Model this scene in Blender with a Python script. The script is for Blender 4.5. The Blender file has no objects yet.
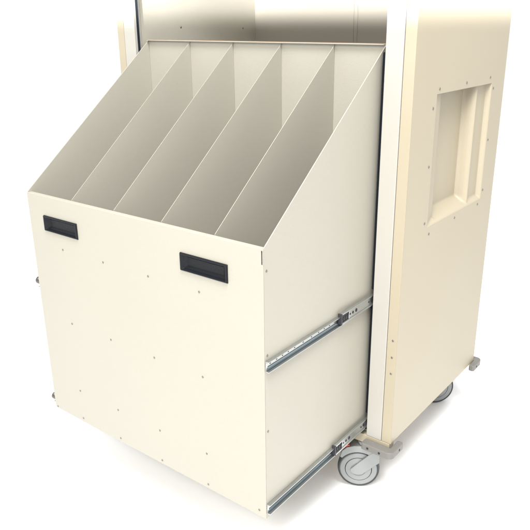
import bpy, bmesh, math, random
from mathutils import Vector, Matrix
random.seed(4)
sc = bpy.context.scene
C = sc.collection

# ------------------------------------------------------------------ camera
CAM = Vector((1.17865, -0.72909, 0.81348))
yaw, pit, rol = 0.65106, -0.35295, -0.00533
F = Vector((-math.sin(yaw)*math.cos(pit), math.cos(yaw)*math.cos(pit), math.sin(pit)))
R0 = F.cross(Vector((0, 0, 1))).normalized(); U0 = R0.cross(F)
R_ = math.cos(rol)*R0 + math.sin(rol)*U0
U_ = -math.sin(rol)*R0 + math.cos(rol)*U0
cd = bpy.data.cameras.new('camera'); cam = bpy.data.objects.new('camera', cd); C.objects.link(cam)
M3 = Matrix((R_, U_, -F)).transposed()
cam.matrix_world = Matrix.Translation(CAM) @ M3.to_4x4()
cd.sensor_width = 36; cd.sensor_fit = 'HORIZONTAL'
cd.lens = 663.82/530*36
cd.shift_x = (265-275.42)/530; cd.shift_y = (265.17-265)/530
cd.clip_start = 0.02; cd.clip_end = 200
sc.camera = cam
sc.render.resolution_x = 1024; sc.render.resolution_y = 1024

# ------------------------------------------------------------------ world + lamps
w = bpy.data.worlds.new('World'); sc.world = w; w.use_nodes = True
bg = w.node_tree.nodes['Background']
bg.inputs[0].default_value = (1.0, 1.0, 1.0, 1); bg.inputs[1].default_value = 1.10
def area(name, loc, tgt, size, power, col=(1, 1, 1), spread=math.pi):
    l = bpy.data.lights.new(name, 'AREA'); l.shape = 'RECTANGLE'; l.size, l.size_y = size; l.energy = power; l.color = col; l.spread = spread
    o = bpy.data.objects.new(name, l); C.objects.link(o); o.location = loc
    o.rotation_euler = (Vector(tgt)-Vector(loc)).to_track_quat('-Z', 'Y').to_euler()
    return o
area('studio_key_light', (1.30, -2.0, 1.95), (0.30, 0.1, 0.40), (0.9, 0.9), 70, (1, .975, .925))
area('studio_top_softbox', (1.25, -0.7, 2.9), (0.4, 0.1, 0.3), (1.2, 1.2), 165, (.965, .985, 1.0))
# two narrow beams that burn out the top of the cart (everything above about 0.81 m), added to imitate a retouched white fade
area('fade_beam_front', (1.15, -2.2, 1.128), (0.28, 0.4, 1.128), (1.7, .6), 24, (1, 1, 1), math.radians(1.7))
area('fade_beam_side', (3.3, 0.55, 1.128), (0.6, 0.55, 1.128), (1.0, .6), 3.0, (1, 1, 1), math.radians(1.7))
sc.view_settings.view_transform = 'Standard'; sc.view_settings.look = 'None'
sc.view_settings.exposure = 0; sc.view_settings.gamma = 1
sc.render.engine = 'CYCLES'

# ------------------------------------------------------------------ materials
def mat(name, col, rough=.4, metal=0, bump=.0, bscale=900, var=.0, spec=.5, coat=0):
    m = bpy.data.materials.new(name); m.use_nodes = True
    nt = m.node_tree; b = nt.nodes['Principled BSDF']
    b.inputs['Base Color'].default_value = (*col, 1); b.inputs['Roughness'].default_value = rough
    b.inputs['Metallic'].default_value = metal; b.inputs['Specular IOR Level'].default_value = spec
    b.inputs['Coat Weight'].default_value = coat
    tc = nt.nodes.new('ShaderNodeTexCoord')
    if var:
        n = nt.nodes.new('ShaderNodeTexNoise'); n.inputs['Scale'].default_value = 5; n.inputs['Detail'].default_value = 4
        nt.links.new(tc.outputs['Object'], n.inputs['Vector'])
        mx = nt.nodes.new('ShaderNodeMix'); mx.data_type = 'RGBA'
        mx.inputs['A'].default_value = (*[c*(1-var) for c in col], 1); mx.inputs['B'].default_value = (*[min(1, c*(1+var)) for c in col], 1)
        nt.links.new(n.outputs['Fac'], mx.inputs['Factor']); nt.links.new(mx.outputs['Result'], b.inputs['Base Color'])
        mr = nt.nodes.new('ShaderNodeMapRange'); mr.inputs['To Min'].default_value = rough*.85; mr.inputs['To Max'].default_value = rough*1.15
        nt.links.new(n.outputs['Fac'], mr.inputs['Value']); nt.links.new(mr.outputs['Result'], b.inputs['Roughness'])
    if bump:
        n2 = nt.nodes.new('ShaderNodeTexNoise'); n2.inputs['Scale'].default_value = bscale; n2.inputs['Detail'].default_value = 2
        nt.links.new(tc.outputs['Object'], n2.inputs['Vector'])
        n3 = nt.nodes.new('ShaderNodeTexNoise'); n3.inputs['Scale'].default_value = 3.5
        nt.links.new(tc.outputs['Object'], n3.inputs['Vector'])
        b3 = nt.nodes.new('ShaderNodeBump'); b3.inputs['Strength'].default_value = .25; b3.inputs['Distance'].default_value = .004
        nt.links.new(n3.outputs['Fac'], b3.inputs['Height'])
        bp = nt.nodes.new('ShaderNodeBump'); bp.inputs['Strength'].default_value = bump; bp.inputs['Distance'].default_value = .0006
        nt.links.new(n2.outputs['Fac'], bp.inputs['Height']); nt.links.new(b3.outputs['Normal'], bp.inputs['Normal'])
        nt.links.new(bp.outputs['Normal'], b.inputs['Normal'])
    return m
M = {}
M['drawer'] = mat('drawer_cream_powder_coat', (.308, .290, .242), .46, bump=.35, var=.03)
M['cab'] = mat('cabinet_cream_powder_coat', (.314, .273, .197), .45, bump=.25, var=.035)
M['stile'] = mat('stile_offwhite', (.335, .318, .284), .35, bump=.12, var=.01)
M['liner'] = mat('interior_shaded_cream', (.17, .155, .128), .65, bump=.2, var=.02)  # interior cream, darkened in colour for the shade deep in the cabinet
M['black'] = mat('black_plastic', (.005, .006, .008), .42, bump=.8, bscale=220, spec=.2)
M['gasket'] = mat('black_rubber_gasket', (.006, .008, .012), .8, spec=.1)
M['steel'] = mat('zinc_steel', (.40, .41, .395), .34, metal=.9, var=.3)
M['steel_shaded'] = mat('zinc_steel_shaded', (.17, .21, .23), .34, metal=.9, var=.35)  # darker zinc copy for the shaded lower part of the rail web
M['hole'] = mat('dark_hole', (.01, .01, .012), .8)
M['cap'] = mat('dark_slide_end_plastic', (.02, .02, .024), .5)
M['rivet'] = mat('rivet_metal', (.16, .15, .13), .4, metal=.6)
M['bumper'] = mat('grey_bumper_plastic', (.130, .124, .112), .5, bump=.3)
M['tyre'] = mat('dark_grey_tyre', (.030, .036, .036), .6)
M['wheel'] = mat('light_grey_wheel', (.215, .222, .218), .4, var=.02)
M['hub'] = mat('pale_grey_hub', (.22, .228, .223), .38, var=.02)
M['bolt'] = mat('brownish_bolt_metal', (.09, .075, .065), .4, metal=.5)
M['trim'] = mat('brown_edge_trim', (.26, .17, .10), .6)
M['red'] = mat('red_pedal_plastic', (.45, .035, .03), .4)
M['floor'] = mat('white_floor', (.94, .94, .94), .7, spec=.2)

# ------------------------------------------------------------------ helpers
def obj(name, bm, m, parent=None, smooth=False, bevel=0, segs=2):
    me = bpy.data.meshes.new(name)
    bmesh.ops.recalc_face_normals(bm, faces=bm.faces); bm.to_mesh(me); bm.free()
    if isinstance(m, (list, tuple)):
        for x in m: me.materials.append(x)
    else: me.materials.append(m)
    o = bpy.data.objects.new(name, me); C.objects.link(o)
    if parent: o.parent = parent
    if smooth:
        for p in me.polygons: p.use_smooth = True
    if bevel:
        md = o.modifiers.new('bevel', 'BEVEL'); md.width = bevel; md.segments = segs; md.limit_method = 'ANGLE'; md.angle_limit = math.radians(40)
    return o
def box(bm, x0, x1, y0, y1, z0, z1, mi=0):
    v = [bm.verts.new(p) for p in ((x0,y0,z0),(x1,y0,z0),(x1,y1,z0),(x0,y1,z0),(x0,y0,z1),(x1,y0,z1),(x1,y1,z1),(x0,y1,z1))]
    for f in ((0,3,2,1),(4,5,6,7),(0,1,5,4),(1,2,6,5),(2,3,7,6),(3,0,4,7)):
        bm.faces.new([v[i] for i in f]).material_index = mi
def extrude(bm, pts, axis, a, b, mi=0):
    """prism of a 2-D outline between a and b along axis; pts are the other two coordinates in order"""
    def P(p, t): q = list(p); q.insert(axis, t); return q
    A = [bm.verts.new(P(p, a)) for p in pts]; B = [bm.verts.new(P(p, b)) for p in pts]
    n = len(pts)
    bm.faces.new(A).material_index = mi; bm.faces.new(B[::-1]).material_index = mi
    for i in range(n): bm.faces.new([A[i], B[i], B[(i+1) % n], A[(i+1) % n]]).material_index = mi
def sheet(bm, us, vs, holes, put, t):
    """flat sheet of grid cells with the cells in holes left out; put(u,v,depth)->xyz"""
    nu, nv = len(us)-1, len(vs)-1
    vc = {}
    def V(i, j, k):
        if (i, j, k) not in vc: vc[i, j, k] = bm.verts.new(put(us[i], vs[j], t*k))
        return vc[i, j, k]
    def solid(i, j):
        if i < 0 or j < 0 or i >= nu or j >= nv: return False
        cu, cv = (us[i]+us[i+1])/2, (vs[j]+vs[j+1])/2
        return not any(h[0] < cu < h[1] and h[2] < cv < h[3] for h in holes)
    for i in range(nu):
        for j in range(nv):
            if not solid(i, j): continue
            for k in (0, 1): bm.faces.new([V(i,j,k), V(i+1,j,k), V(i+1,j+1,k), V(i,j+1,k)])
            for (di, dj, a, b) in ((-1,0,(i,j),(i,j+1)), (1,0,(i+1,j),(i+1,j+1)), (0,-1,(i,j),(i+1,j)), (0,1,(i,j+1),(i+1,j+1))):
                if not solid(i+di, j+dj): bm.faces.new([V(*a,0), V(*b,0), V(*b,1), V(*a,1)])
def frame_of(axis):
    a = Vector(axis).normalized(); u = a.orthogonal().normalized(); return a, u, a.cross(u)
def lathe(bm, prof, c, axis, n=48, mi=0, cap=True):
    """prof: (radius, height along axis)"""
    a, u, v = frame_of(axis); c = Vector(c); rings = []
    for r, h in prof:
        rings.append([bm.verts.new(c+a*h+(u*math.cos(2*math.pi*k/n)+v*math.sin(2*math.pi*k/n))*r) for k in range(n)])
    for A, B in zip(rings, rings[1:]):
        for k in range(n): bm.faces.new([A[k], A[(k+1) % n], B[(k+1) % n], B[k]]).material_index = mi
    if cap: bm.faces.new(rings[0][::-1]).material_index = mi; bm.faces.new(rings[-1]).material_index = mi
def dome(bm, c, axis, r, h, n=14):
    lathe(bm, [(r, 0), (r*.95, h*.35), (r*.75, h*.75), (r*.4, h)], c, axis, n)

# ------------------------------------------------------------------ setting
GZ = -0.1385
bm = bmesh.new(); s = 60
bm.faces.new([bm.verts.new(p) for p in ((-s,-s,GZ),(s,-s,GZ),(s,s,GZ),(-s,s,GZ))])
fl = obj('floor', bm, M['floor']); fl['kind'] = 'structure'

# ------------------------------------------------------------------ dimensions (metres)
W = 0.600; HT = 0.495; HB = 0.775; D = 0.3532
YC = 0.3248; XI = 0.6131; XM = 0.6479; XO = 0.6694; YB = 0.7677
ZT = 1.30
LX = W-XO                      # outer left side of the cabinet
root = bpy.data.objects.new('supply_cart', None); C.objects.link(root); root.location = (0.3, 0.45, GZ)
root['label'] = 'cream metal supply cart on casters with its divided bin drawer pulled out'
root['category'] = 'cart'
bpy.context.view_layer.update()
def child(o, par=root):
    o.parent = par; o.matrix_parent_inverse = par.matrix_world.inverted() if par is root else Matrix(); return o
def part(name, bm, m, par=None, **k):
    o = obj(name, bm, m, None, **k)
    if par is None: child(o)
    else: o.parent = par
    return o

# ------------------------------------------------------------------ cabinet
bm = bmesh.new()
T = .0015
# right side sheet with the hole for the pull recess
HY0, HY1, HZ0, HZ1 = .421, .695, .437, .688
sheet(bm, [YC+.0005, HY0, HY1, YB], [0, HZ0, HZ1, ZT], [(HY0, HY1, HZ0, HZ1)], lambda u, v, d: (XO-d, u, v), T)
# left side sheet
sheet(bm, [YC+.0005, YB], [0, ZT], [], lambda u, v, d: (LX+d, u, v), T)
# back, top, floor, inner liners
box(bm, LX+T+.0002, XO-T-.0002, YB-T, YB, .0, ZT)
box(bm, LX+T+.0002, XO-T-.0002, YC+.002, YB-T-.0002, ZT-.003, ZT)
box(bm, LX+.012, XO-.012, YC+.012, YB-.02, -.0, .006)
# rear edge return and bottom return flange
box(bm, XO-.014, XO-T-.0002, YB-.0035, YB-T-.0004, .001, ZT-.004)
body = part('cabinet_shell', bm, M['cab'])

YI = .752
bm = bmesh.new()
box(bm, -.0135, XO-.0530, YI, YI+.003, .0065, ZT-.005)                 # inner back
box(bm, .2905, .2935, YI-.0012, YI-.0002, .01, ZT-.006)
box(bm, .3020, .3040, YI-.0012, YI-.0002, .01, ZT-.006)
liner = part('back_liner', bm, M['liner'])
for x0 in (-.0150, XO-.0515):
    bm = bmesh.new(); box(bm, x0, x0+.0013, YC+.0205, YI+.002, .0065, ZT-.005)
    wl = part('side_liner', bm, M['drawer'])
    if x0 < 0:
        for y, z in ((.47, .800), (.70, .795)):
            bm = bmesh.new(); dome(bm, (x0+.0014, y, z), (1, 0, 0), .0024, .0011); part('screw', bm, M['rivet'], par=wl, smooth=True)
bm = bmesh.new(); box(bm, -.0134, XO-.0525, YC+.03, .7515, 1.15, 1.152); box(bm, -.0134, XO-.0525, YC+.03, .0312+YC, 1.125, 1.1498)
part('unseen_shade_board', bm, M['liner'])  # unseen board, added to cut the light reaching the cabinet interior

def stile(sign):
    X = (lambda x: x) if sign > 0 else (lambda x: W-x)
    def bx(bm, a, b, *r): a, b = sorted((X(a), X(b))); box(bm, a, b, *r)
    bm = bmesh.new(); bx(bm, XI, XM-.0006, YC-.0012, YC+.02, -.001, ZT)
    st = part('front_stile', bm, M['stile'], bevel=.0012)
    bm = bmesh.new()
    bx(bm, XM+.0006, XO, YC-.0005, YC+.0001, -.0005, ZT)
    bx(bm, XM+.0006, XO-T-.0003, YC+.0001, YC+.018, -.0005, ZT)
    e = part('side_flange', bm, M['cab'], bevel=.0004)
    for za, zb in ((.007, .0085), (.046, .288), (.324, .762 if sign > 0 else ZT-.01)):
        bm = bmesh.new(); bx(bm, XI-(.0085 if sign > 0 else .0065), XI-.0002, YC+.006, YC+(.011 if sign > 0 else .0085), za, zb)
        g = part('door_gasket', bm, M['gasket'], bevel=.0015)
    return st, e, g
stR, flR, gkR = stile(1); stile(-1)
# base rail
bm = bmesh.new(); box(bm, LX+.004, XO-.003, YC-.001, YC+.02, -.022, -.0015)
box(bm, LX+.006, XO-.02, YC+.0205, YB-.01, -.022, -.0015)
base = part('base_frame', bm, M['cab'], bevel=.001)
# screws on the flange
for z in (.2321, .1957, .1600, 1.0):
    bm = bmesh.new(); dome(bm, (.6605, YC-.0006, z), (0, -1, 0), .0023, .0009); part('screw', bm, M['rivet'], par=flR if False else None, smooth=True)

# pull recess: formed cup
def ss(a, b, x):
    t = max(0, min(1, (x-a)/(b-a))); return t*t*(3-2*t)
FL = T+.0002
def depth(y, z):
    ty = min(1-ss(HY1-.0070, HY1-.0005, y), ss(HZ0+.0005, HZ0+.012, z))
    shallow = -FL+(.0085+FL)*min(ty, 1)
    shallow = shallow if y > HY0+.04 else min(shallow, .0003+.0082*ss(HY0-.01, HY0+.05, y))
    deep = .0195*min(ss(HY0+.042, HY0+.050, y), 1-ss(.6150, .6215, y))*ss(HZ0+.004, HZ0+.024, z)
    ridge = -.0065*math.exp(-((y-.626)/.0045)**2)*ss(HZ0+.004, HZ0+.012, z)
    return shallow+deep+ridge
bm = bmesh.new()
ys = [HY0-.012]+[HY0+(HY1-.0001-HY0)*i/160 for i in range(161)]
zs = [HZ0+.0001+(HZ1-HZ0)*i/120 for i in range(121)]+[HZ1+.012]
G = [[bm.verts.new((XO-T-.0004-(depth(y, z) if y >= HY0 else .0003), y, z)) for z in zs] for y in ys]
for i in range(len(ys)-1):
    for j in range(len(zs)-1): bm.faces.new([G[i][j], G[i+1][j], G[i+1][j+1], G[i][j+1]])
rec = part('recessed_side_grip', bm, M['cab'], smooth=True)
for y, z in ((.431,.6965),(.5555,.6985),(.681,.7005),(.7045,.677),(.7045,.568),(.7045,.4565),(.681,.4285),(.555,.4265),(.432,.4225),(.4085,.449),(.4085,.558),(.4085,.664)):
    bm = bmesh.new(); dome(bm, (XO, y, z), (1, 0, 0), .0027, .0012); part('screw', bm, M['rivet'], par=rec, smooth=True)

# corner bumpers
def bumper(sx, sy):
    X = (lambda x: x) if sx > 0 else (lambda x: W-x)
    Y = (lambda y: y) if sy < 0 else (lambda y: YB+YC-y)
    xo, yo = .6835, YC-.0215; r = .012; rz = 0 if sy < 0 else .010
    pts = [(.612, yo+.003), (.615, yo)]
    for k in range(7):
        a = -math.pi/2+math.pi/2*k/6; pts.append((xo-r+r*math.cos(a), yo+r+r*math.sin(a)))
    pts += [(xo, yo+.050), (xo-.003, yo+.054), (.672, yo+.054), (.6700, yo+.051), (.6700, YC-.0018), (.614, YC-.0018), (.612, YC-.004)]
    bm = bmesh.new(); extrude(bm, [(X(x), Y(y)) for x, y in pts], 2, -.0235+rz, -.0085+rz)
    b = part('corner_bumper', bm, M['bumper'], bevel=.003, segs=3)
    hs = [((.628, yo, -.0165), (0, -1, 0)), ((.655, yo, -.0165), (0, -1, 0)), ((xo, yo+.035, -.0165), (1, 0, 0))]
    for c, ax in hs:
        bm = bmesh.new(); c2 = (X(c[0]), Y(c[1]), c[2]+rz); ax2 = (ax[0]*sx, ax[1]*(1 if sy < 0 else -1), 0)
        lathe(bm, [(.0026, -.001), (.0026, .0004)], c2, ax2, 12); part('screw', bm, M['hole'], par=b)
for sx in (1, -1):
    for sy in (-1, 1): bumper(sx, sy)

# casters
def caster(cx, cy, cz, n, side=1):
    n = Vector(n).normalized(); t = Vector((-n.y, n.x, 0))*side; up = Vector((0, 0, 1)); c = Vector((cx, cy, cz)); R = .0445; w_ = .011
    def P(a, b, h): return c+t*a+up*b+n*h
    def plate(bm, outline, h0, h1):
        A = [bm.verts.new(P(a, b, h0)) for a, b in outline]; B = [bm.verts.new(P(a, b, h1)) for a, b in outline]; k = len(A)
        bm.faces.new(A); bm.faces.new(B[::-1])
        for i in range(k): bm.faces.new([A[i], B[i], B[(i+1) % k], A[(i+1) % k]])
    # fork housing: crown over the wheel and two arms down to the axle
    bm = bmesh.new()
    arc = [(.0405*math.cos(math.radians(a)), .0405*math.sin(math.radians(a))) for a in range(150, 14, -8)]
    topp = [(-.036, .034), (-.030, .043), (-.012, .0535), (.03, .0535), (.0475, .046), (.048, .018)]
    oute = [(.0485*math.cos(math.radians(a))*1.02, .0485*math.sin(math.radians(a))*1.06) for a in range(142, 18, -8)]
    oute = [(-.040, .030), (-.036, .046), (-.026, .0555), (-.010, .0605), (.030, .0605), (.042, .050), (.0435, .024)]
    plate(bm, oute+[(.045*math.cos(math.radians(a)), .045*math.sin(math.radians(a))) for a in range(30, 150, 8)], -.0145, .0145)
    arm = [(.0430, .022), (.0430, .044), (.034, .050), (.0225, .0425), (-.0165, .0015), (-.0175, -.003), (-.013, -.009), (-.004, -.012), (.008, -.010), (.020, .001)]
    for a, b in ((.0128, .0152), (-.0152, -.0128)): plate(bm, arm, a, b)
    for z0, z1, r in ((.0600, .064, .016), (.0635, .069, .021)): lathe(bm, [(r, z0), (r, z1)], c+t*.018, (0, 0, 1), 28)
    f = part('caster', bm, M['hub'], bevel=.001)
    bm = bmesh.new()
    lathe(bm, [(.0405, -w_), (.0430, -w_*.95), (R, -w_*.55), (R+.0006, 0), (R, w_*.55), (.0430, w_*.95), (.0405, w_), (.039, w_*.3), (.039, -w_*.3), (.0405, -w_)], c, n, 64, cap=False)
    part('tyre', bm, M['tyre'], par=f, smooth=True).matrix_parent_inverse = f.matrix_world.inverted()
    bm = bmesh.new()
    lathe(bm, [(.0403, -w_*.9), (.0403, w_*.9), (.038, w_*1.02), (.0290, w_*.98), (.0288, w_*.6), (.0276, w_*.6), (.0274, w_*1.04), (.016, w_*1.09), (.0155, w_*1.03), (.003, w_*1.03)], c, n, 64)
    part('wheel_rim', bm, M['wheel'], par=f, bevel=0)
    bm = bmesh.new(); lathe(bm, [(.0289, w_*.61), (.0275, w_*.61)], c, n, 64, cap=False)
    lathe(bm, [(.0408, w_*.97), (.0402, w_*.99)], c, n, 64, cap=False); part('rim_groove', bm, M['hole'], par=f)
    bm = bmesh.new()
    ped = [(-.020, .0625), (-.030, .0625), (-.050, .050), (-.053, .044), (-.049, .040), (-.0415, .0425), (-.0375, .0475), (-.028, .0570), (-.020, .0612)]
    plate(bm, ped, -.012, .0150); part('brake_pedal', bm, M['red'], par=f, bevel=.001)
    return f
cn = (CAM.x-.5933, CAM.y-.3324)
caster(.5933, .3324, -.093, (cn[0], cn[1], 0))
caster(.5857, .7453, -.093, (.70, -.71, 0), -1)
caster(.02, .3324, -.093, (.9, -.3, 0))
caster(.02, .74, -.093, (.8, .5, 0))

# ------------------------------------------------------------------ slides
def slide(sign, z0, name='drawer_slide'):
    """telescopic slide; z0 = bottom of the inner rail. sign +1 right side of the drawer"""
    X = (lambda x: x) if sign > 0 else (lambda x: W-x)
    def bx(bm, a, b, *r, mi=0): a, b = sorted((X(a), X(b))); box(bm, a, b, *r, mi)
    h = .0195
    bm = bmesh.new()                       # inner rail screwed to the drawer side
    bx(bm, W+.0004, W+.0016, .002, .34, z0, z0+h)
    bx(bm, W+.0016, W+.0075, .002, .34, z0+h-.0016, z0+h)
    bx(bm, W+.0016, W+.0075, .002, .34, z0, z0+.0016)
    bx(bm, W+.0016, W+.0040, .002, .0035, z0+.009, z0+h-.002)
    s_ = part(name, bm, M['steel'], bevel=.0004)
    bm = bmesh.new(); bx(bm, W+.0017, W+.0026, .006, .3395, z0+.002, z0+.0085); part('rail_shade_strip', bm, M['steel_shaded'], par=s_)  # dark strip paints the shade and reflection on the lower rail web
    for y in (.013, .030, .046, .062, .080, .105, .13, .152, .17, .187):
        if sign < 0: break
        bm = bmesh.new(); lathe(bm, [(.0016, -.0002), (.0016, .0002)], (X(W+.0018), y, z0+.0128), (1, 0, 0), 10)
        part('hole_shade_disc', bm, M['hole'], par=s_)  # flat dark disc paints the shade inside a rail hole
    bm = bmesh.new()                       # cabinet member
    y0 = .2165 if z0 > .1 else .2085; zz0, zz1 = z0+.0042, z0+h+.0068
    bx(bm, W+.0078, W+.0090, y0+.026, .70, zz0+.002, zz1-.002)
    bx(bm, W+.0055, W+.0110, y0, .70, zz1-.003, zz1)
    bx(bm, W+.0055, W+.0110, y0, .70, zz0, zz0+.003)
    part('cabinet_member', bm, M['steel'], par=s_, bevel=.0006)
    for y, r in ((.2465, .0020), (.256, .0028), (.268, .0036), (.315, .0021), (.325, .0036), (.345, .003)):
        if sign < 0: break
        bm = bmesh.new(); lathe(bm, [(r, -.0002), (r, .0003)], (X(W+.0091), y+(y0-.2165), (zz0+zz1)/2), (1, 0, 0), 14)
        part('hole_shade_disc', bm, M['hole'], par=s_)  # dark disc on the web, painting the shade of an opening
    bm = bmesh.new(); bx(bm, W+.0025, W+.0114, y0-.0035, y0-.0003, zz0+.0005, zz1-.0005)
    bx(bm, W+.0018, W+.0077, y0, y0+.03, zz0+.0036, zz0+.0160)
    for yy in (.006, .014, .021): bx(bm, W+.0078, W+.0092, y0+yy, y0+yy+.003, zz0+.006, zz0+.013)
    part('slide_stop', bm, M['cap'], par=s_, bevel=.0006)
for z in (.3015, .0215):
    bm = bmesh.new(); lathe(bm, [(.0075, .0004), (.0082, .002), (.0082, .0125), (.006, .0145)], (0, .0085, z), (-1, 0, 0), 20)
    part('slide_bolt', bm, M['bolt'], smooth=False)
for z0 in (.2885, .0105):
    slide(1, z0); slide(-1, z0)

# ------------------------------------------------------------------ drawer
S = (HB-HT)/D
bm = bmesh.new(); t = .0014
side_pts = [(.0022, .0), (D, .0), (D, HB), (.0022, HT+.0022*S)]
extrude(bm, side_pts, 0, W-t, W)
extrude(bm, side_pts, 0, 0, t)
box(bm, t+.0002, W-t-.0002, D-t, D-.0002, .0005, HB-.0005)
box(bm, t+.0002, W-t-.0002, D-.009, D-t-.0002, HB-.0019, HB-.0007)
box(bm, t+.0002, W-t-.0002, .0025, D-t-.0002, .012, .0134)
bt = bmesh.new(); box(bt, .001, W-.0015, D+.0001, D+.0014, HB-.004, HB+.0004)
drawer = part('drawer', bm, M['drawer'], bevel=.0003)
drawer['label'] = 'pulled-out drawer bin with slanted open top'
part('edge_trim', bt, M['trim'], par=drawer)
# front panel with holes for the handles and a small notch at the top right corner
HAN = ((.0495, .1530), (.4255, .5295)); hz0, hz1 = .4245, .4560
xs = [0, .0505, .1520, .4265, .5285, .5962, .5985, W]
holes = [(.0505, .1520, hz0+.001, hz1-.001), (.4265, .5285, hz0+.001, hz1-.001), (.5962, .5985, .4700, .4925)]
bm = bmesh.new()
sheet(bm, xs, [0, hz0+.001, hz1-.001, .470, .4925, HT], holes, lambda u, v, d: (u, d, v), .0018)
box(bm, .0015, W-.0015, .0018, .011, HT-.0016, HT-.0002)                # folded top lip
box(bm, .0015, W-.0015, .0095, .0110, HT-.014, HT-.0018)
fp = part('front_panel', bm, M['drawer'], par=drawer, bevel=.0005)
bm = bmesh.new(); box(bm, .5950, .5996, .0019, .0030, .468, .4932); part('notch_shade', bm, M['hole'], par=drawer)  # dark backing sheet paints the shade seen through the notch
# dividers
for x in (.1291, .2506, .3728, .4940):
    bm = bmesh.new(); pts = [(.0115, .0136), (D-t-.0005, .0136), (D-t-.0005, HB-.003), (.0115, HT+.0012)]
    extrude(bm, pts, 0, x-.00045, x+.00045); part('divider', bm, M['drawer'], par=drawer)
# handles
for a, b in HAN:
    bm = bmesh.new()
    def ring(x0, x1, z0, z1, y): return [bm.verts.new(p) for p in ((x0, y, z0), (x1, y, z0), (x1, y, z1), (x0, y, z1))]
    rs = [ring(a, b, hz0, hz1, -.0001), ring(a, b, hz0, hz1, -.0012), ring(a+.0012, b-.0012, hz0+.0012, hz1-.0012, -.0036), ring(a+.0030, b-.0030, hz0+.0026, hz1-.0026, -.0036),
          ring(a+.0072, b-.0072, hz0+.0052, hz1-.0052, .0012), ring(a+.013, b-.013, hz0+.0095, hz1-.0085, .0045)]
    for A, B in zip(rs, rs[1:]):
        for k in range(4): bm.faces.new([A[k], A[(k+1) % 4], B[(k+1) % 4], B[k]])
    bm.faces.new(rs[-1])
    part('recessed_handle', bm, M['black'], par=drawer, bevel=.0008)
# rivets
rx = (.1291-.0301, .2506-.0301, .3728-.0301, .494-.0301)
pos = [(x, z) for z in (.3937, .2337, .0760) for x in rx]
pos += [(.0060, .0085)]+[(x-.0, .0085) for x in rx]+[(.585, .0125)]
pos[12] = (.0075, .0045)
for x, z in pos:
    bm = bmesh.new(); dome(bm, (x+random.uniform(-.0008, .0008), 0, z+random.uniform(-.0006, .0006)), (0, -1, 0), .0021, .0010)
    part('rivet', bm, M['rivet'], par=drawer, smooth=True)
for z in (.459, .316, .175):
    bm = bmesh.new(); dome(bm, (W, .0078, z), (1, 0, 0), .0022, .0010); part('rivet', bm, M['rivet'], par=drawer, smooth=True)
